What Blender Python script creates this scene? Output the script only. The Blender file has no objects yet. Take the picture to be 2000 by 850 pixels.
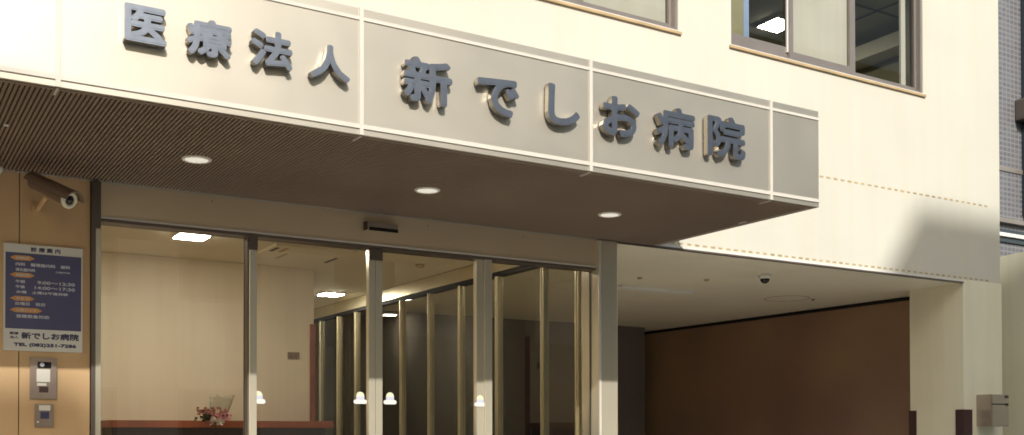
import bpy, bmesh, math, random
from mathutils import Vector, Matrix
random.seed(7)
S = bpy.context.scene
C = S.collection
R = math.radians

# ------------------------------------------------------------------ materials
def srgb(r, g, b):
    f = lambda c: (c/255)/12.92 if c/255 <= 0.04045 else ((c/255+0.055)/1.055)**2.4
    return (f(r), f(g), f(b), 1)

def mat(name, col, rough=0.6, metal=0.0, var=0.08, scale=3.0, bump=0.0, bscale=60.0, streak=0.0, spec=0.5, stain=None):
    m = bpy.data.materials.new(name); m.use_nodes = True
    nt = m.node_tree; N = nt.nodes; L = nt.links
    b = N['Principled BSDF']
    b.inputs['Roughness'].default_value = rough
    b.inputs['Metallic'].default_value = metal
    b.inputs['Specular IOR Level'].default_value = spec
    tc = N.new('ShaderNodeTexCoord')
    no = N.new('ShaderNodeTexNoise'); no.inputs['Scale'].default_value = scale; no.inputs['Detail'].default_value = 6
    L.new(tc.outputs['Object'], no.inputs['Vector'])
    cr = N.new('ShaderNodeValToRGB')
    lo = tuple(c*(1-var) for c in col[:3])+(1,); hi = tuple(min(1, c*(1+var)) for c in col[:3])+(1,)
    cr.color_ramp.elements[0].position = 0.3; cr.color_ramp.elements[0].color = lo
    cr.color_ramp.elements[1].position = 0.7; cr.color_ramp.elements[1].color = hi
    L.new(no.outputs['Fac'], cr.inputs['Fac'])
    out = cr.outputs['Color']
    if streak > 0:
        mp = N.new('ShaderNodeMapping'); mp.inputs['Scale'].default_value = (14, 14, 0.7)
        L.new(tc.outputs['Object'], mp.inputs['Vector'])
        n2 = N.new('ShaderNodeTexNoise'); n2.inputs['Scale'].default_value = 1.0; n2.inputs['Detail'].default_value = 5
        L.new(mp.outputs['Vector'], n2.inputs['Vector'])
        c2 = N.new('ShaderNodeValToRGB'); c2.color_ramp.elements[0].position = 0.35; c2.color_ramp.elements[1].position = 0.75
        c2.color_ramp.elements[0].color = (1, 1, 1, 1); k = 1-streak; c2.color_ramp.elements[1].color = (k, k*0.985, k*0.95, 1)
        L.new(n2.outputs['Fac'], c2.inputs['Fac'])
        mx = N.new('ShaderNodeMixRGB'); mx.blend_type = 'MULTIPLY'; mx.inputs['Fac'].default_value = 1
        L.new(out, mx.inputs['Color1']); L.new(c2.outputs['Color'], mx.inputs['Color2'])
        out = mx.outputs['Color']
    L.new(out, b.inputs['Base Color'])
    # roughness variation
    n3 = N.new('ShaderNodeTexNoise'); n3.inputs['Scale'].default_value = scale*4; n3.inputs['Detail'].default_value = 4
    L.new(tc.outputs['Object'], n3.inputs['Vector'])
    mr = N.new('ShaderNodeMapRange'); mr.inputs['To Min'].default_value = max(0.02, rough*0.85); mr.inputs['To Max'].default_value = min(1, rough*1.15)
    L.new(n3.outputs['Fac'], mr.inputs['Value']); L.new(mr.outputs['Result'], b.inputs['Roughness'])
    if bump > 0:
        n4 = N.new('ShaderNodeTexNoise'); n4.inputs['Scale'].default_value = bscale; n4.inputs['Detail'].default_value = 8
        L.new(tc.outputs['Object'], n4.inputs['Vector'])
        bp = N.new('ShaderNodeBump'); bp.inputs['Strength'].default_value = bump; bp.inputs['Distance'].default_value = 0.01
        L.new(n4.outputs['Fac'], bp.inputs['Height']); L.new(bp.outputs['Normal'], b.inputs['Normal'])
    return m

def emis(name, col, st):
    m = bpy.data.materials.new(name); m.use_nodes = True
    b = m.node_tree.nodes['Principled BSDF']
    b.inputs['Base Color'].default_value = (.8, .8, .78, 1)
    b.inputs['Emission Color'].default_value = col; b.inputs['Emission Strength'].default_value = st
    return m

def glass(name, tint=(0.86, 0.9, 0.86, 1), boost=0.0, rough=0.0, ior=1.5, mul=1.6):
    m = bpy.data.materials.new(name); m.use_nodes = True
    nt = m.node_tree; N = nt.nodes; L = nt.links
    N.remove(N['Principled BSDF']); o = N['Material Output']
    t = N.new('ShaderNodeBsdfTransparent'); t.inputs['Color'].default_value = tint
    g = N.new('ShaderNodeBsdfGlossy'); g.inputs['Roughness'].default_value = rough
    fr = N.new('ShaderNodeFresnel'); fr.inputs['IOR'].default_value = ior
    ad = N.new('ShaderNodeMath'); ad.operation = 'MULTIPLY_ADD'; ad.inputs[1].default_value = mul; ad.inputs[2].default_value = boost; ad.use_clamp = True
    mx = N.new('ShaderNodeMixShader')
    L.new(fr.outputs['Fac'], ad.inputs[0]); L.new(ad.outputs[0], mx.inputs['Fac'])
    L.new(t.outputs[0], mx.inputs[1]); L.new(g.outputs[0], mx.inputs[2]); L.new(mx.outputs[0], o.inputs['Surface'])
    return m

M = {}
M['cream'] = mat('cream_stucco', (.60, .585, .515, 1), .75, var=.045, scale=1.0, bump=.12, bscale=90, streak=.015)
M['pillar'] = mat('cream_paint', (.80, .765, .61, 1), .7, var=.05, scale=1.6, bump=.1, bscale=70, streak=.06)
M['tan'] = mat('tan_panel', (.68, .46, .25, 1), .55, var=.07, scale=1.1, streak=.05)
M['fascia'] = mat('champagne_metallic_panel', (.56, .525, .455, 1), .47, metal=.74, var=.03, scale=1.2)
M['trim'] = mat('pale_trim_metal', (.62, .59, .53, 1), .45, metal=.0, var=.04, scale=6)
M['letter'] = mat('blue_grey_metal', (.235, .265, .325, 1), .40, metal=.9, var=.05, scale=9)
M['letter_side'] = mat('polished_letter_edge', (.40, .36, .30, 1), .28, metal=.9, var=.05, scale=9)
M['soffit'] = mat('dark_bronze_slat', (.27, .21, .168, 1), .5, metal=.2, var=.12, scale=1.6)
M['soffit_gap'] = mat('soffit_groove', (.11, .085, .068, 1), .8)
M['lamp_rim'] = mat('white_lamp_rim', (.8, .78, .7, 1), .5)
M['lamp_on'] = emis('downlight_lens', (1, .95, .82, 1), .35)
M['frame'] = mat('satin_stainless', (.72, .66, .52, 1), .20, metal=.5, var=.03, scale=3)
M['frame_dark'] = mat('dark_frame', (.14, .115, .10, 1), .4, metal=.4)
M['transom'] = mat('champagne_satin_steel', (.74, .61, .43, 1), .34, metal=.45, var=.04, scale=2.2)
M['glass'] = glass('door_glass', (.92, .91, .84, 1), boost=.045, mul=1.3)
M['glass2'] = glass('partition_glass', (.74, .70, .60, 1), boost=.0, mul=.14, ior=1.38)
M['glass3'] = glass('window_glass', (.86, .88, .84, 1), mul=.6)
M['lobby_wall'] = mat('lobby_wallpaper', (.78, .68, .52, 1), .75, var=.05, scale=1.4, streak=.05)
M['lobby_ceil'] = mat('lobby_ceiling_board', (.74, .68, .52, 1), .8, var=.04, scale=2)
M['dark_int'] = mat('dark_interior', (.10, .085, .07, 1), .7, var=.15)
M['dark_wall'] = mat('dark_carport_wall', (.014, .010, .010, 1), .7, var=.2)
M['carport_ceil'] = mat('carport_ceiling_board', (.88, .84, .69, 1), .8, var=.05, scale=1.1)
M['brown'] = mat('brown_plaster', (.40, .22, .14, 1), .7, var=.26, scale=.9, bump=.1, bscale=80)
cr_ = M['brown'].node_tree.nodes['Color Ramp'] if 'Color Ramp' in M['brown'].node_tree.nodes else [n for n in M['brown'].node_tree.nodes if n.type == 'VALTORGB'][0]
cr_.color_ramp.elements[0].color = (.25, .145, .115, 1); cr_.color_ramp.elements[1].color = (.37, .24, .14, 1)
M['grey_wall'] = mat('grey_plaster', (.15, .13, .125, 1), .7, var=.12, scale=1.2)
M['gap'] = mat('black_shadow_gap', (.012, .01, .01, 1), .7)
M['mull'] = mat('partition_mullion_metal', (.74, .67, .48, 1), .3, metal=.75, var=.06, scale=5)
M['wood'] = mat('red_brown_wood', (.30, .085, .035, 1), .45, var=.25, scale=6, streak=.2)
M['counter'] = mat('dark_counter_panel', (.07, .055, .05, 1), .5)
M['slot'] = mat('tan_joint_recess', (.42, .325, .18, 1), .8, var=.25, scale=8)
M['alu'] = mat('grey_bronze_aluminium', (.30, .265, .245, 1), .4, metal=.5, var=.06, scale=5)
M['sill'] = mat('tan_window_sill', (.46, .34, .19, 1), .6, var=.14, scale=7)
M['alu_white'] = mat('pale_window_trim', (.72, .70, .66, 1), .5)
M['blind'] = mat('white_roller_blind', (.54, .52, .49, 1), .9, var=.05, scale=2.5, streak=.05)
M['curtain_blue'] = mat('blue_curtain', (.28, .38, .62, 1), .8)
M['olive'] = mat('olive_room_paint', (.30, .28, .17, 1), .8, var=.1)
M['room_ceil'] = mat('upper_room_ceiling', (.50, .48, .36, 1), .8, var=.1)
M['white_plastic'] = mat('white_plastic', (.82, .80, .74, 1), .4, var=.02)
M['sticker'] = mat('white_sticker', (.74, .73, .71, 1), .5, var=.01)
M['sticker_top'] = mat('pale_yellow_sticker', (.72, .71, .52, 1), .5, var=.01)
M['sticker_blue'] = mat('pale_blue_sticker', (.54, .57, .70, 1), .5, var=.01)
M['black'] = mat('black_plastic', (.014, .013, .015, 1), .15)
M['cam_brown'] = mat('brown_camera_housing', (.25, .175, .125, 1), .45)
M['cam_ring'] = mat('cream_lens_ring', (.80, .78, .60, 1), .45)
M['steel_brown'] = mat('brushed_brown_steel', (.33, .27, .24, 1), .4, metal=.7, var=.12, scale=8)
M['guard'] = mat('dark_maroon_rubber', (.055, .025, .025, 1), .6)
M['mailbox'] = mat('taupe_stainless', (.42, .36, .30, 1), .35, metal=.6, var=.1, scale=6)
M['sign_white'] = mat('sign_white', (.76, .75, .71, 1), .5, var=.03)
M['sign_blue'] = mat('sign_navy', (.085, .088, .20, 1), .45, var=.07, scale=5)
M['sign_orange'] = mat('sign_orange', (.72, .36, .12, 1), .5)
M['ink'] = mat('sign_navy_ink', (.05, .05, .13, 1), .5)
M['ink_white'] = mat('sign_white_ink', (.62, .64, .72, 1), .5)
M['pink'] = mat('pink_petal', (.92, .52, .55, 1), .6, var=.2, scale=30)
M['red_petal'] = mat('dark_red_petal', (.50, .16, .13, 1), .6, var=.25, scale=30)
M['leaf'] = mat('leaf_green', (.06, .09, .035, 1), .5, var=.25, scale=20)
M['wrap'] = glass('clear_florist_wrap', (.84, .84, .80, 1), boost=.06, rough=.2)
M['basket'] = mat('wicker', (.30, .19, .10, 1), .8, var=.3, scale=40)
M['asphalt'] = mat('asphalt', (.17, .165, .155, 1), .9, var=.2, scale=5, bump=.3)
M['paving'] = mat('light_concrete_paving', (.68, .63, .55, 1), .85, var=.1, scale=1.5, bump=.2)
M['white_line'] = mat('road_paint', (.78, .78, .76, 1), .7)
M['floor'] = mat('lobby_floor', (.40, .33, .24, 1), .3, var=.1)
M['opp_cream'] = mat('opposite_render', (.72, .68, .60, 1), .8, var=.06, scale=.8, streak=.1)
M['dark_clad'] = mat('dark_brown_cladding', (.07, .06, .055, 1), .6, var=.15)
M['opp_roof'] = mat('opposite_roof', (.10, .09, .09, 1), .6)
M['opp_glass'] = mat('opposite_window_glass', (.03, .04, .05, 1), .08)
M['panel_light'] = emis('ceiling_panel_light', (1, .94, .83, 1), 66)
M['panel_light_up'] = emis('upper_panel_light', (1, .96, .86, 1), 30)
M['tube'] = emis('carport_tube', (1, .96, .86, 1), .02)

def tile_mat():
    m = bpy.data.materials.new('blue_grey_tile'); m.use_nodes = True
    nt = m.node_tree; N = nt.nodes; L = nt.links; b = N['Principled BSDF']
    tc = N.new('ShaderNodeTexCoord'); mp = N.new('ShaderNodeMapping'); mp.inputs['Rotation'].default_value = (R(90), 0, 0)
    br = N.new('ShaderNodeTexBrick'); br.offset = 0
    br.inputs['Scale'].default_value = 1.0; br.inputs['Brick Width'].default_value = .09; br.inputs['Row Height'].default_value = .07
    br.inputs['Mortar Size'].default_value = .012
    br.inputs['Color1'].default_value = (.095, .095, .115, 1); br.inputs['Color2'].default_value = (.125, .13, .15, 1); br.inputs['Mortar'].default_value = (.19, .19, .20, 1)
    L.new(tc.outputs['Object'], mp.inputs['Vector']); L.new(mp.outputs['Vector'], br.inputs['Vector']); L.new(br.outputs['Color'], b.inputs['Base Color'])
    b.inputs['Roughness'].default_value = .4
    return m
M['tile'] = tile_mat()

# ------------------------------------------------------------------ helpers
def box(bm, x0, x1, y0, y1, z0, z1, bev=0.0, mi=0):
    vs = [bm.verts.new((x, y, z)) for x in (x0, x1) for y in (y0, y1) for z in (z0, z1)]
    F = [(0, 1, 3, 2), (4, 6, 7, 5), (0, 4, 5, 1), (2, 3, 7, 6), (0, 2, 6, 4), (1, 5, 7, 3)]
    fs = [bm.faces.new([vs[i] for i in f]) for f in F]
    for f in fs: f.material_index = mi
    if bev > 0:
        es = list({e for f in fs for e in f.edges})
        r = bmesh.ops.bevel(bm, geom=es, offset=bev, segments=2, affect='EDGES', profile=.7)
        for f in r['faces']: f.material_index = mi
    return fs

def cyl(bm, c, r, h, axis=(0, 0, 1), seg=32, r2=None, mi=0):
    """solid cylinder/cone from c along axis by h"""
    a = Vector(axis).normalized(); q = Vector((0, 0, 1)).rotation_difference(a).to_matrix().to_4x4()
    r2 = r if r2 is None else r2
    res = bmesh.ops.create_cone(bm, cap_ends=True, segments=seg, radius1=r, radius2=r2, depth=h,
                                matrix=Matrix.Translation(Vector(c)+a*h/2) @ q)
    for f in {f for v in res['verts'] for f in v.link_faces}: f.material_index = mi

def lathe(bm, c, prof, axis=(0, 0, 1), seg=32, mi=0):
    a = Vector(axis).normalized(); q = Vector((0, 0, 1)).rotation_difference(a).to_matrix()
    rings = []
    for r, z in prof:
        rings.append([bm.verts.new(Vector(c)+q @ Vector((r*math.cos(2*math.pi*k/seg), r*math.sin(2*math.pi*k/seg), z))) for k in range(seg)])
    for i in range(len(rings)-1):
        for k in range(seg):
            f = bm.faces.new((rings[i][k], rings[i][(k+1) % seg], rings[i+1][(k+1) % seg], rings[i+1][k])); f.smooth = True; f.material_index = mi
    for rg in (rings[0], rings[-1]):
        try: bm.faces.new(rg).material_index = mi
        except Exception: pass

def tube(bm, pts, r, seg=10, mi=0):
    for a, b in zip(pts[:-1], pts[1:]):
        d = Vector(b)-Vector(a); cyl(bm, a, r, d.length, d, seg, mi=mi)

def obj(name, bm, m, parent=None, normals=True):
    if normals: bmesh.ops.recalc_face_normals(bm, faces=bm.faces[:])
    me = bpy.data.meshes.new(name); bm.to_mesh(me); bm.free()
    for mm in (m if isinstance(m, (list, tuple)) else [m]): me.materials.append(mm)
    o = bpy.data.objects.new(name, me); C.objects.link(o)
    if parent is not None:
        o.parent = parent
        # parts are modelled in world coordinates: undo the parent's offset
        w = parent; off = Vector((0, 0, 0))
        while w is not None: off += w.location; w = w.parent
        o.location = -off
    return o

def B(name, m, parent, *boxes, bev=0.0):
    bm = bmesh.new()
    for b in boxes: box(bm, *b, bev=bev)
    return obj(name, bm, m, parent)

def thing(name, label, cat, loc=(0, 0, 0), group=None):
    o = bpy.data.objects.new(name, None); C.objects.link(o); o.location = loc; o.empty_display_size = .1
    return tag(o, label, cat, group)

def tag(o, label, cat, group=None):
    o['label'] = label; o['category'] = cat
    if group: o['group'] = group
    return o

def struct(name, bm, m, kind='structure'):
    o = obj(name, bm, m); o['kind'] = kind; return o

def wall_holes(bm, x0, x1, z0, z1, holes, y, t):
    """wall in the xz plane with rectangular holes (x0,x1,z0,z1), welded, with reveals"""
    xs = sorted({x0, x1, *[h[0] for h in holes], *[h[1] for h in holes]})
    zs = sorted({z0, z1, *[h[2] for h in holes], *[h[3] for h in holes]})
    xs = [x for x in xs if x0 <= x <= x1]; zs = [z for z in zs if z0 <= z <= z1]
    V = {}
    def v(i, j, k):
        if (i, j, k) not in V: V[(i, j, k)] = bm.verts.new((xs[i], y+(t if k else 0), zs[j]))
        return V[(i, j, k)]
    def solid(i, j):
        if i < 0 or j < 0 or i >= len(xs)-1 or j >= len(zs)-1: return False
        cx = (xs[i]+xs[i+1])/2; cz = (zs[j]+zs[j+1])/2
        return not any(h[0] < cx < h[1] and h[2] < cz < h[3] for h in holes)
    for i in range(len(xs)-1):
        for j in range(len(zs)-1):
            if not solid(i, j): continue
            bm.faces.new((v(i, j, 0), v(i+1, j, 0), v(i+1, j+1, 0), v(i, j+1, 0)))
            bm.faces.new((v(i, j, 1), v(i, j+1, 1), v(i+1, j+1, 1), v(i+1, j, 1)))
            if not solid(i-1, j): bm.faces.new((v(i, j, 0), v(i, j+1, 0), v(i, j+1, 1), v(i, j, 1)))
            if not solid(i+1, j): bm.faces.new((v(i+1, j, 0), v(i+1, j, 1), v(i+1, j+1, 1), v(i+1, j+1, 0)))
            if not solid(i, j-1): bm.faces.new((v(i, j, 0), v(i, j, 1), v(i+1, j, 1), v(i+1, j, 0)))
            if not solid(i, j+1): bm.faces.new((v(i, j+1, 0), v(i+1, j+1, 0), v(i+1, j+1, 1), v(i, j+1, 1)))

def text_mesh(body, x0, x1, z0, z1, y, depth, bold=0.0, sides=False):
    """text standing in the xz plane facing -y, fitted to the box; heavier strokes by overlaid shifted copies"""
    c = bpy.data.curves.new('txt', 'FONT'); c.body = body; c.extrude = .5; c.resolution_u = 4
    o = bpy.data.objects.new('txt', c); C.objects.link(o)
    dg = bpy.context.evaluated_depsgraph_get(); me = bpy.data.meshes.new_from_object(o.evaluated_get(dg))
    bpy.data.objects.remove(o); bpy.data.curves.remove(c)
    vs = [v.co.copy() for v in me.vertices]; fs = [tuple(p.vertices) for p in me.polygons]; bpy.data.meshes.remove(me)
    ax = min(v.x for v in vs); bx = max(v.x for v in vs); ay = min(v.y for v in vs); by = max(v.y for v in vs)
    k = bold
    sx = (x1-x0-2*k)/(bx-ax); sz = (z1-z0-2*k)/(by-ay)
    offs = [(0, 0)] + ([(k*math.cos(a), k*math.sin(a)) for a in [i*math.pi/4 for i in range(8)]] if k > 0 else [])
    bm = bmesh.new()
    for n, (dx, dz) in enumerate(offs):
        nv = [bm.verts.new((x0+k+(v.x-ax)*sx+dx, y + (0.5-v.z)*(depth-n*.00025)+n*.00012, z0+k+(v.y-ay)*sz+dz)) for v in vs]
        for f in fs:
            try:
                q = bm.faces.new([nv[i] for i in f])
                if sides:
                    q.normal_update()
                    if abs(q.normal.y) < .5: q.material_index = 1
            except ValueError: pass
    return bm

CY, WY, HZ, HT = 3.428, 4.607, 2.550, 2.997   # canopy front, facade, soffit, canopy top

# ------------------------------------------------------------------ ground
bm = bmesh.new(); box(bm, -150, 150, -150, 150, -.3, 0); struct('ground', bm, M['asphalt'])
bm = bmesh.new(); box(bm, -40, 40, 1.6, 4.5, .0, .12); box(bm, -40, 40, 1.45, 1.596, .0, .13, .01); struct('pavement', bm, M['paving'])
bm = bmesh.new()
box(bm, -40, 40, 1.1, 1.25, .001, .006); box(bm, -40, 40, -6.2, -6.05, .001, .006); struct('road_edge_lines', bm, M['white_line'])

# ------------------------------------------------------------------ the hospital building
H = thing('hospital_building', 'cream rendered clinic building with canopy, glass doors and open carport bay', 'building', (3, WY, 0))
W1 = (4.344, 6.078, 3.79, 4.58); W2 = (2.21, 3.94, 3.79, 4.58)
W3 = (-.4, 1.33, 3.79, 4.58)
bm = bmesh.new()
wall_holes(bm, -6, 6.911, 2.547, 8.0, [W1, W2, W3], WY, .16)
obj('upper_wall', bm, M['cream'], H)
for xx in ((6.85, 6.911), (-6, -5.9)): B('side_wall', M['cream'], H, (*xx, WY+.162, 12, 0, 8.0))
B('back_wall', M['cream'], H, (-5.9, 6.85, 11.9, 12, 0, 8))
B('roof', M['opp_roof'], H, (-5.95, 6.9, WY+.1, 11.95, 7.75, 7.9))
B('parapet_cap', M['alu'], H, (-6.03, 6.94, WY-.03, WY+.2, 8.0, 8.05))
# dashed joint rows
def dashes(xa, xb, z, n, wz=.011):
    st = (xb-xa)/n
    for i in range(n):
        x = xa+i*st+random.uniform(-.002, .002); hh = wz*random.uniform(.85, 1.1); l = .54+random.uniform(-.06, .05)
        B('joint_slot', M['slot'], H, (x, x+st*l, WY-.0012, WY+.004, z-hh/2, z+hh/2))
dashes(3.80, 6.80, 3.109, 47)
dashes(3.82, 6.80, 2.583, 50)
# lintel flashing
B('flashing', M['alu_white'], H, (3.49, 6.480, WY-.010, WY-.0005, 2.5535, 2.566))
B('drip_edge', M['frame_dark'], H, (3.49, 6.480, WY-.014, WY+.012, 2.5435, 2.5530))
# right pillar
bm = bmesh.new(); box(bm, 6.482, 6.918, WY-.007, 5.04, 0, 2.571, .004)
obj('pillar', bm, M['pillar'], H)
# tan entrance wall with vertical joints
bm = bmesh.new()
xs = [-6, -1.2, -.3, .535, .802]
for a, b in zip(xs[:-1], xs[1:]): box(bm, a+.0015, b-.0015, WY, WY+.12, 0, 2.5465, .002)
obj('entrance_wall', bm, M['tan'], H)

# canopy -----------------------------------------------------------
CAN = bpy.data.objects.new('canopy', None); C.objects.link(CAN); CAN.parent = H; CAN.location = (0, 0, 0)
def canpart(*a): return B(a[0], a[1], CAN, *a[2:])
JX = [-1.5, -.485, .502, 1.488, 2.475, 3.467, 3.775]
for a, b in zip(JX[:-1], JX[1:]):
    bm = bmesh.new(); box(bm, a+.0008, b-.0008, CY, CY+.03, 2.5515, HT, .0015); obj('fascia_panel', bm, M['fascia'], CAN)
bm = bmesh.new(); box(bm, 3.745, 3.775, CY+.0305, WY-.001, 2.5515, HT, .0015); obj('end_panel', bm, M['fascia'], CAN)
B('canopy_roof', M['alu'], CAN, (-1.5, 3.744, CY+.031, WY-.001, 2.93, 2.985))
# trims proud of the fascia
B('trim_rail', M['trim'], CAN, (-1.5, 3.776, CY-.004, CY-.0003, 2.954, 2.966))
B('trim_rail', M['trim'], CAN, (-1.5, 3.776, CY-.005, CY-.0003, 2.573, 2.588))
for x in JX[1:-1]:
    B('trim_post', M['trim'], CAN, (x-.0075, x+.0075, CY-.0065, CY-.0004, 2.551, HT+.001))
    B('joint_clip', M['trim'], CAN, (x-.004, x+.004, CY+.004, CY+.07, HZ-.0045, HZ-.0005))
    if x == 3.467: B('joint_clip', M['trim'], CAN, (3.70, 3.71, CY+.40, CY+.45, HZ-.004, HZ-.0005))
# ribbed soffit
bm = bmesh.new()
box(bm, -1.5, 3.744, CY+.031, WY-.003, HZ+.008, HZ+.03, mi=1)
x = -1.495
while x < 3.735:
    box(bm, x, x+.0088, CY+.031, WY-.003, HZ, HZ+.0078)
    x += .0145
box(bm, -1.5, 3.745, CY+.012, CY+.0305, HZ-.001, HZ+.008)
obj('ribbed_soffit', bm, [M['soffit'], M['soffit_gap']], CAN)

# entrance frame ---------------------------------------------------
E1 = .12
B('transom_panel', M['transom'], H, (.8395, 3.3625, WY, WY+E1, 2.407, 2.5455))
for sxx in (1.30, 2.35, 2.90):
    bm = bmesh.new(); cyl(bm, (sxx, WY+.0005, 2.52), .0035, .0025, (0, -1, 0), 12); obj('screw', bm, M['alu'], H)
B('transom_lip', M['trim'], H, (.8395, 3.3625, WY-.006, WY+.03, 2.399, 2.4065))
B('transom_track', M['frame_dark'], H, (.8395, 3.3625, WY+.004, WY+.09, 2.386, 2.3985))
B('jamb', M['frame_dark'], H, (.803, .8385, WY-.02, WY+.11, 0, 2.5455))
B('jamb_strip', M['frame'], H, (.818, .8385, WY-.026, WY-.0205, 0, 2.35))
bm = bmesh.new(); box(bm, 3.363, 3.489, WY-.02, WY+.14, 0, 2.5455, .003); obj('corner_post', bm, M['frame'], H)
B('post_edge', M['trim'], H, (3.364, 3.376, WY-.026, WY-.0205, 0, 2.54))
def pane(parent, x0, x1, y, z0, z1, m='glass', name='glass_pane'):
    bm = bmesh.new(); vs = [bm.verts.new(p) for p in ((x0, y, z0), (x1, y, z0), (x1, y, z1), (x0, y, z1))]; bm.faces.new(vs)
    o = obj(name, bm, M[m], parent, normals=False); return o
def side_light(x0, x1, xm0, xm1):
    bm = bmesh.new()
    box(bm, xm0, xm1, WY+.002, WY+.075, .0, 2.3855, .002)
    o = obj('fixed_sidelight', bm, M['frame'], H)
    pane(o, x0, x1, WY+.05, .08, 2.385)
    B('gasket', M['gap'], o, (x0+.0005, x0+.005, WY+.0502, WY+.056, .08, 2.384)); B('gasket', M['gap'], o, (x1-.005, x1-.0005, WY+.0502, WY+.056, .08, 2.384))
    B('bottom_rail', M['frame'], o, (x0+.001, x1-.001, WY+.02, WY+.07, 0, .08))
    return o
SL = side_light(.839, 1.466, 1.4665, 1.501)
B('mullion_soffit_reflection', M['frame_dark'], SL, (1.464, 1.5035, WY-.002, WY+.0015, 2.325, 2.398))  # dark piece painted in for the soffit mirrored in the mullion top
B('shadow_strip', M['frame_dark'], SL, (1.4615, 1.4664, WY+.01, WY+.07, 0, 2.38))
SR = side_light(2.716, 3.361, 2.672, 2.715)
def sticker(parent, x, z, y, flip=1):
    bm = bmesh.new()
    w = .034; t = .0015
    # base bar
    def slab(pts, y, mi):
        a = [bm.verts.new((px, y, pz)) for px, pz in pts]; b = [bm.verts.new((px, y+t, pz)) for px, pz in pts]
        n = len(pts)
        bm.faces.new(a).material_index = mi; bm.faces.new(b[::-1]).material_index = mi
        for i in range(n): bm.faces.new((a[i], a[(i+1) % n], b[(i+1) % n], b[i])).material_index = mi
    pts = []
    for s, c in ((1, x+w-.010), (-1, x-w+.010)):
        for k in range(9):
            a = -math.pi/2+math.pi*k/8 if s == 1 else math.pi/2+math.pi*k/8
            pts.append((c+.010*math.cos(a), z-.022+.010*math.sin(a)))
    slab(pts, y, 0)
    r = .0205
    body = [(x+r, z-.0115), (x+r, z+.004), (x-r, z+.004), (x-r, z-.0115)]
    slab(body, y-.0002, 2)
    dome = [(x+r*math.cos(math.pi*k/12), z+.0042+.021*math.sin(math.pi*k/12)) for k in range(13)]
    slab(dome, y-.0001, 1)
    return obj('sticker', bm, [M['sticker'], M['sticker_top'], M['sticker_blue']], parent)
def leaf(x0, x1, stile0, stile1):
    bm = bmesh.new(); box(bm, stile0, stile1, WY+.012, WY+.045, 0.01, 2.384, .002)
    o = obj('sliding_door', bm, M['frame'], H)
    pane(o, x0, x1, WY+.03, .1, 2.384)
    B('door_rail', M['frame'], o, (x0+.001, x1-.001, WY+.014, WY+.044, .01, .10))
    return o
DL = leaf(1.502, 2.0445, 2.045, 2.0785)
DR = leaf(2.1155, 2.630, 2.0805, 2.115)
B('door_stile', M['frame'], DR, (2.6305, 2.6705, WY+.012, WY+.045, .01, 2.384))
B('meeting_seal', M['gap'], DL, (2.0786, 2.0804, WY+.020, WY+.04, .01, 2.384))
B('stile_soffit_reflection', M['frame_dark'], DL, (2.046, 2.114, WY+.006, WY+.0115, 2.33, 2.384))  # dark plate standing in for the canopy underside reflected in the meeting stiles
sticker(DL, 1.515, 1.675, WY+.0275); sticker(DL, 2.008, 1.681, WY+.0275)
sticker(DR, 2.162, 1.681, WY+.0275); sticker(DR, 2.648, 1.676, WY+.008)

# interior of the lobby ---------------------------------------------
B('lobby_floor', M['floor'], H, (.3, 3.36, WY+.13, 9.8, .0, .02))
B('lobby_ceiling', M['lobby_ceil'], H, (.3, 3.36, WY+.165, 9.8, 2.601, 2.65))
B('lobby_back_wall', M['lobby_wall'], H, (.3, 2.557, 6.67, 6.80, .02, 2.6))
B('lobby_left_wall', M['lobby_wall'], H, (.3, .42, WY+.165, 6.668, .02, 2.6))
B('corridor_end_wall', M['lobby_wall'], H, (.3, 3.36, 9.62, 9.72, .02, 2.6))
B('corridor_left_wall', M['lobby_wall'], H, (2.43, 2.55, 6.802, 9.618, .02, 2.6))
B('wall_end_trim', M['wood'], H, (2.530, 2.562, 6.652, 6.669, .02, 2.235))
# glass partition
P = bpy.data.objects.new('glass_partition', None); C.objects.link(P); P.parent = H
PX = 3.385
B('header_beam', M['mull'], P, (PX-.02, PX+.05, WY+.165, 9.60, 2.515, 2.6))
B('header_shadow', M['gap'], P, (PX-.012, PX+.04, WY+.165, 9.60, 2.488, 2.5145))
for y in (4.80, 5.15, 5.667, 6.148, 6.59, 7.04, 7.45, 7.875, 8.247, 8.636, 9.03, 9.4):
    bm = bmesh.new(); box(bm, PX-.019, PX+.021, y-.017, y+.017, .02, 2.4875, .003)
    box(bm, PX-.025, PX-.0193, y-.004, y+.004, .02, 2.4875)
    obj('mullion', bm, M['mull'], P)
bm = bmesh.new(); vs = [bm.verts.new(p) for p in ((PX+.002, WY+.17, .02), (PX+.002, 9.6, .02), (PX+.002, 9.6, 2.487), (PX+.002, WY+.17, 2.487))]; bm.faces.new(vs)
obj('glass_pane', bm, M['glass2'], P, normals=False)

# carport -----------------------------------------------------------
B('carport_ceiling', M['carport_ceil'], H, (3.44, 6.84, WY+.0125, WY+.162, 2.5462, 2.5466), (3.44, 6.84, WY+.1625, 11.8, 2.5462, 2.6))
B('carport_floor', M['paving'], H, (3.44, 6.84, WY-.1, 6.3, .0, .125))
B('darkened_rear_floor', M['dark_int'], H, (3.44, 6.84, 6.301, 11.8, .0, .125))  # out of view, made dark to cut bounce deep in the carport
B('carport_right_wall', M['brown'], H, (6.76, 6.849, 5.042, 11.8, .125, 2.516))
B('carport_wall_gap', M['gap'], H, (6.775, 6.849, 5.042, 11.8, 2.5165, 2.546))
B('wall_top_trim', M['gap'], H, (6.752, 6.7745, 5.042, 11.8, 2.5165, 2.530))
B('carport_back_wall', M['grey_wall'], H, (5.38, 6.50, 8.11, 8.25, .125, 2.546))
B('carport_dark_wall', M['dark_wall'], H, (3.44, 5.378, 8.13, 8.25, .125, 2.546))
B('carport_end_wall', M['dark_int'], H, (6.4, 6.76, 11.2, 11.3, .125, 2.546))

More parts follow.
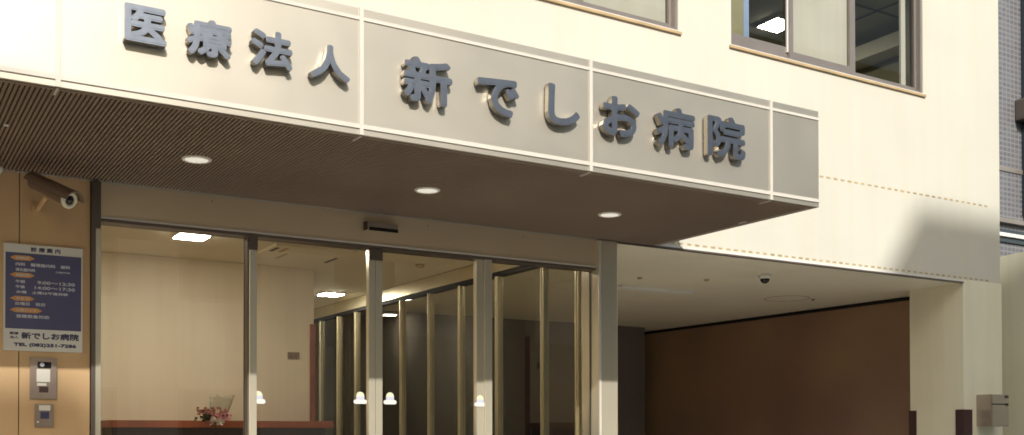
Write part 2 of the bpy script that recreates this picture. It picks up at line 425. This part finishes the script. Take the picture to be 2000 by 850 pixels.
# upper rooms ---------------------------------------------------------
def window(Wd, idx):
    x0, x1, z0, z1 = Wd
    y = WY
    bm = bmesh.new()
    f = .018
    box(bm, x0, x1, y+.008, y+.09, z0, z0+.016); box(bm, x0, x1, y+.008, y+.09, z1-.03, z1)
    box(bm, x0, x0+f, y+.008, y+.09, z0+.0165, z1-.0305); box(bm, x1-f, x1, y+.008, y+.09, z0+.0165, z1-.0305)
    w = obj('window', bm, M['alu'], H)
    B('sill', M['sill'], w, (x0-.018, x1+.018, y-.014, y+.007, z0-.022, z0-.006), bev=.003)
    B('sill_line', M['alu_white'], w, (x0-.012, x1+.012, y-.008, y+.0075, z0-.0055, z0-.0005))
    a = x0+(x1-x0)*.295; b = x0+(x1-x0)*.62
    secs = [(x0+f, a, .075, 0), (a, b, .045, 1), (b, x1-f, .03, 2)]
    for xa, xb, rail, k in secs:
        yy = y+.016 if k == 1 else y+.040
        xa2, xb2 = (xa-.012, xb+.012) if k == 1 else (xa, xb)
        st = .030 if k == 1 else .016
        bm = bmesh.new()
        zb = z0+.0175
        box(bm, xa2, xb2, yy, yy+.022, zb, zb+rail, .002); box(bm, xa2, xb2, yy, yy+.022, z1-.08, z1-.0315, .002)
        box(bm, xa2, xa2+st, yy+.0005, yy+.0215, zb+rail+.0005, z1-.0805); box(bm, xb2-st*(1.6 if k == 1 else 1), xb2, yy+.0005, yy+.0215, zb+rail+.0005, z1-.0805)
        s = obj('sash', bm, M['alu'], w)
        pane(w, xa2+st, xb2-st, yy+.011, zb+rail, z1-.08, 'glass3', 'pane')
        if k == 1 or (idx == 1 and k == 2):
            B('roller_blind', M['blind'], w, (xa2+st+.002, xb2-st-.002, yy+.028, yy+.030, zb+rail*.7, z1-.05))
        if k == 0:
            B('sash_stop', M['alu_white'], w, (xb-.022, xb-.013, yy-.012, yy-.001, zb+.04, z1-.1))
            if idx != 1:
                B('blue_curtain', M['curtain_blue'], w, (xa2+.245, xa2+.290, yy+.13, yy+.14, zb+.02, z1-.06))
                B('inner_curtain', M['olive'], w, (xa2+.02, xa2+.243, yy+.13, yy+.14, zb+.02, z1-.06))
        if k == 2 and idx == 0:
            B('white_blind_edge', M['blind'], w, (xb-.115, xb-.07, yy+.03, yy+.045, zb+.03, z1-.05))
    return w
window(W1, 0); window(W2, 1); window(W3, 2)
B('upper_floor_slab', M['dark_int'], H, (-5.8, 6.84, WY+.162, 11.8, 2.99, 3.2))
B('upper_ceiling', M['room_ceil'], H, (-5.8, 6.84, WY+.162, 11.8, 4.62, 4.72))
B('upper_partition', M['olive'], H, (-5.8, 6.84, 9.2, 9.3, 3.2, 4.62), (3.95, 4.05, WY+.162, 9.19, 3.2, 4.62), (1.6, 1.7, WY+.162, 9.19, 3.2, 4.62))
B('ceiling_batten', M['dark_int'], H, (4.1, 6.84, 6.2, 6.215, 4.61, 4.619), (6.35, 6.365, 4.9, 6.19, 4.61, 4.619), (4.1, 6.84, 5.20, 5.212, 4.61, 4.619))
B('wall_cornice', M['lobby_ceil'], H, (6.62, 6.849, 4.78, 9.0, 4.42, 4.53))
B('room_side_wall', M['olive'], H, (6.80, 6.849, 4.78, 9.0, 3.2, 4.4195))

# ------------------------------------------------------------------ small things
# downlights
for i, (x, y) in enumerate([(1.083, 4.048), (2.063, 4.048), (3.034, 4.048)]):
    lab = ['white round recessed downlight in the dark ribbed soffit, nearest the tan entrance wall',
           'white round recessed downlight in the soffit above the door sensor, middle of three',
           'white round recessed downlight in the soffit nearest the canopy corner and corner post'][i]
    t = thing('downlight', lab, 'downlight', (x, y, HZ), 'downlights recessed in the canopy soffit')
    bm = bmesh.new(); lathe(bm, (x, y, HZ), [(.043, -.001), (.045, -.005), (.053, -.005), (.056, -.001), (.056, .003), (.043, .003)], seg=40)
    obj('rim', bm, M['lamp_rim'], t)
    bm = bmesh.new(); cyl(bm, (x, y, HZ-.0035), .0435, .003, seg=40); obj('lens', bm, M['lamp_on'], t)

# kanji / kana letters on the fascia
LET = [('医', .693, .822, 2.733, 2.850), ('療', .885, 1.032, 2.727, 2.848), ('法', 1.094, 1.238, 2.729, 2.853), ('人', 1.300, 1.447, 2.724, 2.845),
       ('新', 1.652, 1.850, 2.702, 2.868), ('で', 1.956, 2.140, 2.706, 2.850), ('し', 2.272, 2.424, 2.714, 2.872),
       ('お', 2.534, 2.725, 2.712, 2.872), ('病', 2.812, 3.022, 2.706, 2.877), ('院', 3.092, 3.314, 2.702, 2.885)]
names = ['leftmost, a box open to the right', 'second from left', 'third from left, drops beside a cross', 'two sweeping legs, left of the widest gap',
         'first after the widest gap', 'curled hook with two ticks', 'a single smooth hook', 'a loop, right of a panel joint', 'second from right', 'rightmost, nearest the canopy corner']
kf = (CY-.032)/CY
for (ch, x0, x1, z0, z1), d in zip(LET, names):
    fx = lambda v: v*kf
    fz = lambda v: 1.5+(v-1.5)*kf
    b = .0052 if x0 < 1.5 else .0062
    y0 = CY-.034
    bm = text_mesh(ch, fx(x0), fx(x1), fz(z0), fz(z1), y0, .026, b, True)
    o = obj('sign_letter', bm, [M['letter'], M['letter_side']], None, normals=False)
    # stand-off pins belong to the letter mesh: add as child
    tag(o, f'blue-grey metal character {ch} on fascia, {d}', 'sign letter', 'raised metal characters of the hospital name')
    cx = (fx(x0)+fx(x1))/2; cz = (fz(z0)+fz(z1))/2

# door sensor
t = thing('door_sensor', 'slim silver and black door sensor on the transom above the sliding doors', 'sensor', (2.10, WY, 2.48))
def xb(name, m, par, *bx, bev=0): return B(name, M[m], par, *bx, bev=bev)
xb('sensor_body', 'mailbox', t, (2.020, 2.178, WY-.030, WY-.0005, 2.468, 2.502), bev=.004)
xb('sensor_window', 'black', t, (2.027, 2.176, WY-.034, WY-.0305, 2.462, 2.478), bev=.0015)
xb('end_cap', 'guard', t, (2.012, 2.0195, WY-.033, WY-.0005, 2.464, 2.503), bev=.002)

# hospital information sign
sx0, sx1, sz0, sz1 = .478, .770, 1.838, 2.262
t = thing('information_sign', 'navy and white consultation hours sign on the tan entrance wall', 'sign', (.62, WY, 2.05))
yb = WY-.012
xb('sign_board', 'sign_white', t, (sx0, sx1, yb, WY-.0005, sz0, sz1), bev=.002)
xb('navy_field', 'sign_blue', t, (sx0+.006, sx1-.006, yb-.0015, yb-.0003, 1.925, 2.226))
def txt(body, x0, x1, z0, z1, m, bold=.0006, y=None):
    y = (yb-.002) if y is None else y
    return obj('lettering', text_mesh(body, x0, x1, z0, z1, y, .001, bold), M[m], t, normals=False)
yo = yb-.0005
txt('診 療 案 内', .575, .685, 2.234, 2.253, 'ink', .0008, yo)
def loz(x0, x1, zc, h=.0095):
    bm = bmesh.new(); y = yb-.0026; p = [(x0, zc), (x0+.018, zc+h), (x1-.018, zc+h), (x1, zc), (x1-.018, zc-h), (x0+.018, zc-h)]
    a = [bm.verts.new((q[0], y, q[1])) for q in p]; c = [bm.verts.new((q[0], y+.0009, q[1])) for q in p]
    bm.faces.new(a); bm.faces.new(c[::-1])
    for i in range(6): bm.faces.new((a[i], a[(i+1) % 6], c[(i+1) % 6], c[i]))
    obj('orange_lozenge', bm, M['sign_orange'], t)
yl = yb-.0033
for zc, x1, s in ((2.206, .590, '診療科目'), (2.138, .590, '診療時間'), (2.045, .590, '休 診 日'), (1.999, .618, '人間ドック')):
    loz(.500, x1, zc); txt(s, .522, x1-.022, zc-.0052, zc+.0052, 'ink_white', .0003, yl)
txt('内科　循環器内科　歯科', .520, .722, 2.174, 2.188, 'ink_white')
txt('消化器内科', .520, .592, 2.153, 2.166, 'ink_white')
txt('口腔外科', .668, .722, 2.155, 2.162, 'ink_white', .0003)
txt('午前', .520, .555, 2.106, 2.119, 'ink_white'); txt('9:00～12:30', .600, .740, 2.106, 2.119, 'ink_white')
txt('午後', .520, .555, 2.085, 2.098, 'ink_white'); txt('14:00～17:30', .590, .740, 2.085, 2.098, 'ink_white')
txt('水曜　土曜は午後休診', .522, .715, 2.065, 2.077, 'ink_white')
txt('日曜日　祝日', .520, .628, 2.018, 2.031, 'ink_white')
txt('夜間救急対応', .522, .645, 1.968, 1.982, 'ink_white')
txt('医療', .500, .532, 1.901, 1.912, 'ink', .0006, yo); txt('法人', .500, .532, 1.885, 1.896, 'ink', .0006, yo)
txt('新でしお病院', .542, .756, 1.885, 1.913, 'ink', .0014, yo)
txt('TEL (082)251-7286', .514, .746, 1.852, 1.870, 'ink', .0014, yo)

# intercoms
t = thing('intercom', 'tall brown steel intercom plate with white speaker below the information sign', 'intercom', (.622, WY, 1.73))
xb('face_plate', 'steel_brown', t, (.574, .675, WY-.012, WY-.0005, 1.648, 1.812), bev=.002)
xb('camera_window', 'black', t, (.602, .652, WY-.0145, WY-.0122, 1.772, 1.796), bev=.0008)
bm = bmesh.new(); cyl(bm, (.618, WY-.0150, 1.785), .0085, .003, (0, -1, 0), 20); obj('camera_lens', bm, M['sticker_blue'], t)
xb('speaker', 'white_plastic', t, (.598, .648, WY-.016, WY-.0122, 1.715, 1.767), bev=.0015)
xb('call_button', 'white_plastic', t, (.600, .635, WY-.0165, WY-.0122, 1.700, 1.711), bev=.002)
xb('card_slot', 'guard', t, (.608, .642, WY-.0135, WY-.0122, 1.674, 1.697), bev=.001)
t = thing('key_switch', 'small brown steel switch plate with a white label, below the intercom', 'switch', (.628, WY, 1.58))
xb('face_plate', 'steel_brown', t, (.593, .662, WY-.012, WY-.0005, 1.536, 1.628), bev=.002)
xb('label_plate', 'white_plastic', t, (.607, .650, WY-.0145, WY-.0122, 1.602, 1.623), bev=.001)
xb('switch', 'ink', t, (.613, .645, WY-.016, WY-.0122, 1.569, 1.597), bev=.002)
bm = bmesh.new(); cyl(bm, (.604, WY-.0118, 1.556), .004, .003, (0, -1, 0), 16); obj('key_hole', bm, M['white_plastic'], t)

# bullet camera
t = thing('bullet_camera', 'brown bullet security camera with sunshield and cream lens ring under the canopy', 'security camera', (.58, WY, 2.45))
a = Vector((.562, 4.455, 2.484)); e = Vector((.672, 4.27, 2.387)); ax = (e-a).normalized()
bm = bmesh.new(); lathe(bm, a, [(.020, 0), (.027, .01), (.027, (e-a).length-.02), (.031, (e-a).length-.012)], ax, 28)
obj('camera_body', bm, M['cam_brown'], t)
bm = bmesh.new(); lathe(bm, e-ax*.014, [(.033, 0), (.034, .008), (.030, .012), (.0185, .010), (.0185, .004)], ax, 28); obj('lens_ring', bm, M['cam_ring'], t)
bm = bmesh.new(); lathe(bm, e-ax*.012, [(.0182, 0), (.0182, .006), (.010, .011), (.001, .0125)], ax, 24); obj('lens', bm, M['black'], t)
# sunshield: curved sheet above the body, overhanging the front
bm = bmesh.new()
side = ax.cross(Vector((0, 0, 1))).normalized(); up = side.cross(ax).normalized()
rows = []
for s, rr in ((-.02, .034), (.5, .036), (1.10, .039)):
    c = a+(e-a)*s; ring = []
    for k in range(-6, 7):
        th = R(90+k*14); ring.append((c+side*math.cos(th)*rr+up*math.sin(th)*rr, c+side*math.cos(th)*(rr+.004)+up*math.sin(th)*(rr+.004)))
    rows.append([(bm.verts.new(p), bm.verts.new(q)) for p, q in ring])
for r0, r1 in zip(rows[:-1], rows[1:]):
    for k in range(12):
        bm.faces.new((r0[k][0], r0[k+1][0], r1[k+1][0], r1[k][0])); bm.faces.new((r0[k][1], r1[k][1], r1[k+1][1], r0[k+1][1]))
    bm.faces.new((r0[0][0], r1[0][0], r1[0][1], r0[0][1])); bm.faces.new((r0[-1][0], r0[-1][1], r1[-1][1], r1[-1][0]))
for rr in (rows[0], rows[-1]):
    for k in range(12): bm.faces.new((rr[k][0], rr[k][1], rr[k+1][1], rr[k+1][0]))
obj('sunshield', bm, M['cam_brown'], t)
bm = bmesh.new(); mid = a+(e-a)*.42
tube(bm, [(.600, WY-.001, 2.405), (.600, WY-.045, 2.405), tuple(mid-up*.028)], .0085, 12); cyl(bm, (.600, WY-.0005, 2.405), .024, .010, (0, -1, 0), 24)
obj('wall_bracket', bm, M['tan'], t)
# second fixture at the photo's left edge
t = thing('spotlight', 'small dark spotlight with pale lens under the soffit, left of the bullet camera', 'spotlight', (.44, 4.5, HZ))
bm = bmesh.new(); cyl(bm, (.452, 4.47, 2.547), .013, -.012 if False else .002, (0, 0, 1), 20); tube(bm, [(.452, 4.47, 2.549), (.452, 4.47, 2.53)], .006); lathe(bm, (.430, 4.52, 2.535), [(.016, 0), (.022, .008), (.022, .045)], (.3, -1, -.35), 20)
obj('lamp_body', bm, M['cam_brown'], t)
bm = bmesh.new(); aa = Vector((.3, -1, -.35)).normalized(); lathe(bm, Vector((.430, 4.52, 2.535))+aa*.0455, [(.021, 0), (.019, .004), (.001, .006)], aa, 20); obj('lamp_lens', bm, M['white_plastic'], t)
bm = bmesh.new(); lathe(bm, (.414, 3.926, HZ-.0005), [(.008, 0), (.0075, -.004), (.004, -.006)], seg=16); tag(obj('sprinkler_head', bm, M['white_plastic']), 'tiny white round head in the dark soffit near the left edge', 'sprinkler')

# mailbox
t = thing('mailbox', 'taupe steel mailbox with dark flap fixed to the right-hand pillar', 'mailbox', (6.7, WY-.007, 1.66))
yF = 4.484
xb('box_body', 'mailbox', t, (6.619, 6.812, yF, WY-.0075, 1.555, 1.776), bev=.003)
xb('front_door', 'mailbox', t, (6.623, 6.808, yF-.004, yF-.0005, 1.559, 1.704), bev=.0015)
xb('flap', 'mailbox', t, (6.623, 6.808, yF-.005, yF-.0005, 1.712, 1.772), bev=.0015)
xb('slot', 'gap', t, (6.623, 6.808, yF-.0025, yF-.0003, 1.705, 1.7115))
xb('nameplate', 'black', t, (6.760, 6.803, yF-.0075, yF-.0052, 1.752, 1.771))
xb('latch', 'black', t, (6.772, 6.800, yF-.009, yF-.0045, 1.698, 1.716), bev=.001)

# corner guards
g1 = B('corner_guard', M['guard'], None, (6.474, 6.566, WY-.013, WY-.0075, .13, 1.672), (6.474, 6.4815, WY-.0074, WY+.055, .13, 1.672))
tag(g1, 'dark maroon corner guard on the front corner of the right pillar', 'corner guard', 'rubber guards on the pillar corners')
g2 = B('corner_guard', M['guard'], None, (6.474, 6.4815, 4.985, 5.040, .13, 1.672), (6.474, 6.60, 5.0405, 5.046, .13, 1.672))
tag(g2, 'dark maroon corner guard on the rear inner corner of the pillar, beside the brown wall', 'corner guard', 'rubber guards on the pillar corners')

# ceiling lights of the lobby
LL = [(1.545, 5.868, 'square lit ceiling panel seen through the left pane of the lobby'), (3.10, 7.72, 'square lit ceiling panel far back in the lobby by the glass partition'),
      (2.47, 7.3, None), (1.90, 5.3, None), (2.45, 5.9, None), (3.0, 9.0, None)]
LL = [LL[0], LL[1]]
for x, y, lab in LL:
    t = thing('ceiling_light', lab, 'ceiling light', (x, y, 2.6), 'lit panels in the lobby ceiling')
    xb('light_frame', 'white_plastic', t, (x-.088, x+.088, y-.088, y+.088, 2.590, 2.6005))
    xb('diffuser', 'panel_light', t, (x-.078, x+.078, y-.078, y+.078, 2.586, 2.5897))
EXTRA = [(2.70, 8.75, 'lit ceiling panel deep in the corridor beside the far glass panes'), (.95, 5.35, 'unseen added fill light behind the left door jamb, near the lobby front'), (2.98, 5.35, 'unseen added fill light just inside the doors next to the partition header')]  # the two at the lobby front are unseen panels added for brightness
for x, y, lab in EXTRA:
    t = thing('ceiling_light', lab, 'ceiling light', (x, y, 2.6), 'lit panels in the lobby ceiling')
    xb('light_frame', 'white_plastic', t, (x-.058, x+.058, y-.058, y+.058, 2.590, 2.6005))
    xb('diffuser', 'panel_light', t, (x-.05, x+.05, y-.05, y+.05, 2.586, 2.5897))
# air conditioner cassette
t = thing('ceiling_air_conditioner', 'square beige ceiling air conditioner with dark slots behind the doors', 'air conditioner', (2.28, 6.1, 2.6))
xb('cassette_panel', 'lobby_ceil', t, (2.02, 2.52, 5.86, 6.36, 2.588, 2.6005), bev=.004)
xb('air_slot', 'dark_int', t, (2.045, 2.065, 5.93, 6.06, 2.5855, 2.5878)); xb('air_slot', 'dark_int', t, (2.475, 2.497, 6.10, 6.29, 2.5855, 2.5878))
xb('air_slot', 'sill', t, (2.10, 2.118, 5.92, 6.06, 2.5855, 2.5878)); xb('air_slot', 'sill', t, (2.16, 2.178, 6.10, 6.28, 2.5855, 2.5878))
bm = bmesh.new(); lathe(bm, (3.067, 6.124, 2.6005), [(.03, 0), (.03, -.01), (.018, -.02)], seg=20); tag(obj('smoke_detector', bm, M['sill']), 'small round tan smoke detector in the lobby ceiling', 'smoke detector')
# switch on lobby wall
t = thing('wall_switch', 'small dark switch plate on the beige lobby wall', 'switch', (2.415, 6.67, 2.02))
xb('switch_button', 'cam_brown', t, (2.378, 2.396, 6.661, 6.6695, 2.000, 2.046), bev=.001); xb('switch_button', 'cam_brown', t, (2.402, 2.430, 6.661, 6.6695, 2.000, 2.046), bev=.001)
xb('switch_button', 'cam_brown', t, (2.436, 2.455, 6.661, 6.6695, 2.000, 2.046), bev=.001)
# counter
t = thing('reception_counter', 'dark counter with reddish wood top edge along the lobby back wall', 'counter', (1.88, 6.5, 0.02))
xb('wood_top', 'wood', t, (1.205, 2.5595, 6.33, 6.650, 1.548, 1.590), bev=.003)
xb('front_panel', 'counter', t, (1.225, 2.52, 6.37, 6.645, .02, 1.5475))
# flower arrangement
fl = thing('flower_arrangement', 'pink and red flower basket in clear wrapping on the lobby counter', 'flower arrangement', (1.84, 6.42, 1.590))
bm = bmesh.new(); lathe(bm, (1.83, 6.42, 1.5905), [(.05, 0), (.07, .03), (.075, .045), (.07, .045), (.05, .012)], seg=24); obj('basket', bm, M['basket'], fl)
def petals(n, cx, cz, rx, rz, size, seed, cy=6.36):
    rnd = random.Random(seed); bm = bmesh.new()
    for i in range(n):
        c = Vector((cx+rnd.uniform(-rx, rx), cy+rnd.uniform(-.05, .04), cz+rnd.uniform(-rz, rz)))
        for k in range(7):
            d = Vector((rnd.gauss(0, 1), rnd.gauss(0, 1)-.4, rnd.gauss(0, 1)+.3)).normalized()
            u = d.cross(Vector((0.3, 0.2, 1))).normalized()*size*.5; p = c+d*size
            vs = [bm.verts.new(q) for q in (c, c+d*size*.5+u, p, c+d*size*.5-u)]; bm.faces.new(vs)
    return bm
obj('pink_flowers', petals(60, 1.835, 1.612, .055, .022, .014, 1, 6.33), M['pink'], fl, normals=False)
obj('red_flowers', petals(46, 1.79, 1.640, .085, .024, .013, 2), M['red_petal'], fl, normals=False)
obj('leaves', petals(26, 1.80, 1.60, .10, .022, .018, 3), M['leaf'], fl, normals=False)
obj('paper_bow', petals(7, 1.83, 1.583, .05, .016, .022, 4, 6.315), M['white_plastic'], fl, normals=False)
bm = bmesh.new()
# crumpled clear wrap: an open cone of facets
rnd = random.Random(5); n = 14; lo = []; hi = []
for k in range(n):
    a_ = 2*math.pi*k/n
    lo.append(bm.verts.new((1.85+.05*math.cos(a_), 6.43+.04*math.sin(a_), 1.60)))
    hi.append(bm.verts.new((1.885+(.075+rnd.uniform(-.012, .012))*math.cos(a_), 6.45+.05*math.sin(a_), 1.745+rnd.uniform(-.02, .008))))
for k in range(n): bm.faces.new((lo[k], lo[(k+1) % n], hi[(k+1) % n], hi[k]))
obj('clear_wrapping', bm, M['wrap'], fl, normals=False)

# carport fittings
t = thing('dome_camera', 'white dome security camera with black bubble on the carport ceiling', 'security camera', (5.03, 5.03, 2.546))
bm = bmesh.new(); lathe(bm, (5.03, 5.03, 2.5458), [(.040, 0), (.040, -.016), (.035, -.026), (.032, -.028)], seg=32); obj('base', bm, M['white_plastic'], t)
bm = bmesh.new(); lathe(bm, (5.03, 5.03, 2.5175), [(.031, 0)]+[(.031*math.cos(R(a)), -.030*math.sin(R(a))) for a in (15, 30, 45, 60, 75, 87)], seg=32); obj('dome', bm, M['black'], t)
t = thing('linear_ceiling_light', 'long pale linear light fitting on the carport ceiling', 'ceiling light', (4.8, 5.90, 2.548))
xb('housing', 'white_plastic', t, (4.50, 5.16, 5.86, 5.93, 2.530, 2.546), bev=.003)
xb('tube_cover', 'tube', t, (4.52, 5.14, 5.868, 5.922, 2.5255, 2.5298), bev=.001)
for x, y, lab in ((4.406, 5.551, 'tiny dark detector on the carport ceiling between the post and the linear light'), (4.852, 5.392, 'tiny dark detector on the carport ceiling left of the dome camera')):
    bm = bmesh.new(); lathe(bm, (x, y, 2.5461), [(.018, 0), (.018, -.006), (.008, -.012)], seg=16); tag(obj('ceiling_detector', bm, M['sill']), lab, 'detector', 'small detectors on the carport ceiling')
# round hatch as a thin dark ring
bm = bmesh.new(); hx, hy = 6.06, 5.83
seg = 32
for k in range(seg):
    a0 = 2*math.pi*k/seg; a1 = 2*math.pi*(k+1)/seg; r0, r1 = .165, .172
    q = [(r0, a0), (r1, a0), (r1, a1), (r0, a1)]
    vs = [bm.verts.new((hx+r*math.cos(a), hy+r*math.sin(a), 2.5448)) for r, a in q]; ws = [bm.verts.new((hx+r*math.cos(a), hy+r*math.sin(a), 2.5461)) for r, a in q]
    bm.faces.new(vs)
    for i in range(4): bm.faces.new((vs[i], vs[(i+1) % 4], ws[(i+1) % 4], ws[i]))
tag(obj('ceiling_hatch', bm, M['slot']), 'round access hatch outline in the carport ceiling near the pillar', 'hatch')
bm = bmesh.new(); lathe(bm, (6.26, 5.75, 2.5461), [(.014, 0), (.014, -.006), (.006, -.012)], seg=16); tag(obj('ceiling_detector', bm, M['cam_brown']), 'tiny dark detector beside the round hatch in the carport ceiling', 'detector', 'small detectors on the carport ceiling')

# upper room light
t = thing('ceiling_light', 'lit square panel on the upstairs room ceiling behind the right-hand window', 'ceiling light', (5.9, 5.76, 4.62), 'lit panels upstairs')
UL = (5.90, 5.76)
xb('light_frame', 'white_plastic', t, (UL[0]-.11, UL[0]+.11, UL[1]-.11, UL[1]+.11, 4.600, 4.6195))
xb('diffuser', 'panel_light_up', t, (UL[0]-.10, UL[0]+.10, UL[1]-.10, UL[1]+.10, 4.595, 4.5997))

# ------------------------------------------------------------------ neighbours on the right
bm = bmesh.new()
pts = [(7.6, 1.0, 3.10), (7.6, 11.8, 2.22), (7.8, 11.8, 2.22), (7.8, 1.0, 3.10)]
pts = [(7.6, 4.2, 2.93), (7.6, 11.8, 2.60), (7.8, 11.8, 2.60), (7.8, 4.2, 2.93)]
top = [bm.verts.new(p) for p in pts]; bot = [bm.verts.new((p[0], p[1], 0)) for p in pts]
bm.faces.new(top); bm.faces.new(bot[::-1])
for i in range(4): bm.faces.new((bot[i], bot[(i+1) % 4], top[(i+1) % 4], top[i]))
bw = obj('boundary_wall', bm, M['pillar']); tag(bw, 'cream boundary wall at the right edge beside the building', 'wall')
nb = thing('tiled_building', 'blue-grey tiled neighbouring building in the gap at the right edge', 'building', (15, 9, 0))
B('wall', M['tile'], nb, (9.5, 22, 9.0, 18, 0, 12))
B('ledge', M['alu'], nb, (9.5, 22, 8.92, 8.998, 4.44, 4.50))
B('window_band', M['opp_glass'], nb, (9.6, 21.9, 8.97, 8.997, 4.18, 4.36))
B('window_rail', M['alu_white'], nb, (9.6, 21.9, 8.93, 8.968, 4.25, 4.30))
B('band_course', M['alu'], nb, (9.5, 22, 8.985, 8.998, 5.18, 5.24))
B('vent_hood', M['frame_dark'], nb, (13.86, 14.25, 8.78, 8.997, 5.92, 6.22), bev=.03)
B('downpipe', M['opp_glass'], nb, (14.02, 14.14, 8.85, 8.99, 4.6, 12))

# ------------------------------------------------------------------ opposite side of the street (casts the shade, seen in reflections)
ob = thing('opposite_building', 'beige building across the street with a steep sloping flank', 'building', (7, -9, 0))
bm = bmesh.new()
prof = [(-2.2, 0), (-2.2, 5.4), (1.93, 11.54), (2.27, 12.0), (12, 12.0), (12, 0)]
prof = [(.2, 0), (.2, 9.2), (1.93, 11.54), (2.27, 12.0), (7.4, 12.0), (7.4, 0)]
a_ = [bm.verts.new((x, -9, z)) for x, z in prof]; c_ = [bm.verts.new((x, -16, z)) for x, z in prof]
bm.faces.new(a_); bm.faces.new(c_[::-1])
for i in range(len(prof)): bm.faces.new((a_[i], a_[(i+1) % len(prof)], c_[(i+1) % len(prof)], c_[i]))
obj('wall', bm, M['opp_cream'], ob)
for fl_ in range(4):
    for k in range(2):
        x = 2.2+k*2.4; z = 1.0+fl_*2.8
        w = B('window', M['alu'], ob, (x, x+1.4, -8.998, -8.95, z, z+1.3)); B('pane', M['opp_glass'], w, (x+.06, x+1.34, -8.949, -8.94, z+.06, z+1.24))
ob = thing('opposite_building', 'dark clad building added across the street to darken reflections in the right-hand panes', 'building', (11, -9, 0))
B('wall', M['dark_clad'], ob, (7.41, 24, -18, -9, 0, 11))  # unseen block added as something dark for the right panes to reflect
for k in range(4):
    B('window', M['alu'], ob, (8.6+k*3.2, 10.0+k*3.2, -8.998, -8.95, 3.4, 4.9))
ob = thing('opposite_building', 'lower beige building added across the street to keep sun off the tan wall', 'building', (-8, -9, 0))
B('wall', M['opp_cream'], ob, (-14, -2.97, -18, -9, 0, 10.72))  # unseen block, top edge set to shade the lower tan wall
for fl_ in range(3):
    for k in range(4):
        x = -12.6+k*2.5; z = 1.0+fl_*3
        w = B('window', M['alu'], ob, (x, x+1.3, -8.998, -8.95, z, z+1.4)); B('pane', M['opp_glass'], w, (x+.06, x+1.24, -8.949, -8.94, z+.06, z+1.34))

# ------------------------------------------------------------------ light
wd = bpy.data.worlds.new('World'); S.world = wd; wd.use_nodes = True
nt = wd.node_tree; bg = nt.nodes['Background']
sky = nt.nodes.new('ShaderNodeTexSky'); sky.sky_type = 'NISHITA'; sky.sun_disc = False
d = Vector((.277, 1, -.66)).normalized(); s = -d
elev = math.asin(s.z); az = math.atan2(s.x, s.y)
sky.sun_elevation = elev; sky.sun_rotation = az
sky.air_density = 1.3; sky.dust_density = 2.5; sky.ozone_density = 1.0
hz = nt.nodes.new('ShaderNodeMixRGB'); hz.blend_type = 'MULTIPLY'; hz.inputs['Fac'].default_value = 1; hz.inputs['Color2'].default_value = (1, .95, .82, 1)
nt.links.new(sky.outputs['Color'], hz.inputs['Color1']); nt.links.new(hz.outputs['Color'], bg.inputs['Color']); bg.inputs['Strength'].default_value = .14
sun = bpy.data.lights.new('sun', 'SUN'); sun.energy = 2.85; sun.angle = R(.8); sun.color = (1, .955, .88)
so = bpy.data.objects.new('sun', sun); C.objects.link(so); so.rotation_euler = d.to_track_quat('-Z', 'Y').to_euler(); so.location = (-6, -20, 15)

# ------------------------------------------------------------------ camera
cam = bpy.data.cameras.new('camera'); cam.sensor_width = 36; cam.lens = 2072.62/2000*36
cam.shift_x = 0; cam.shift_y = (823.57-425)/2000; cam.clip_end = 500; cam.clip_start = .05
co = bpy.data.objects.new('camera', cam); C.objects.link(co)
rt = Vector((.85208108, -.52340717, -.00166322)); up_ = Vector((-.00530358, -.01181137, .99991618)); fw = Vector((.52338294, .85200084, .01284017))
mtx = Matrix((rt, up_, -fw)).transposed().to_4x4(); mtx.translation = Vector((0, 0, 1.5)); co.matrix_world = mtx
S.camera = co
S.view_settings.view_transform = 'Standard'; S.view_settings.look = 'None'; S.view_settings.gamma = 1; S.view_settings.use_curve_mapping = False
S.view_settings.exposure = .60
S.render.engine = 'CYCLES'
S.cycles.max_bounces = 10; S.cycles.diffuse_bounces = 5; S.cycles.glossy_bounces = 5; S.cycles.transparent_max_bounces = 16
S.cycles.use_denoising = True; S.cycles.sample_clamp_indirect = 6
S.cycles.filter_width = 1.7
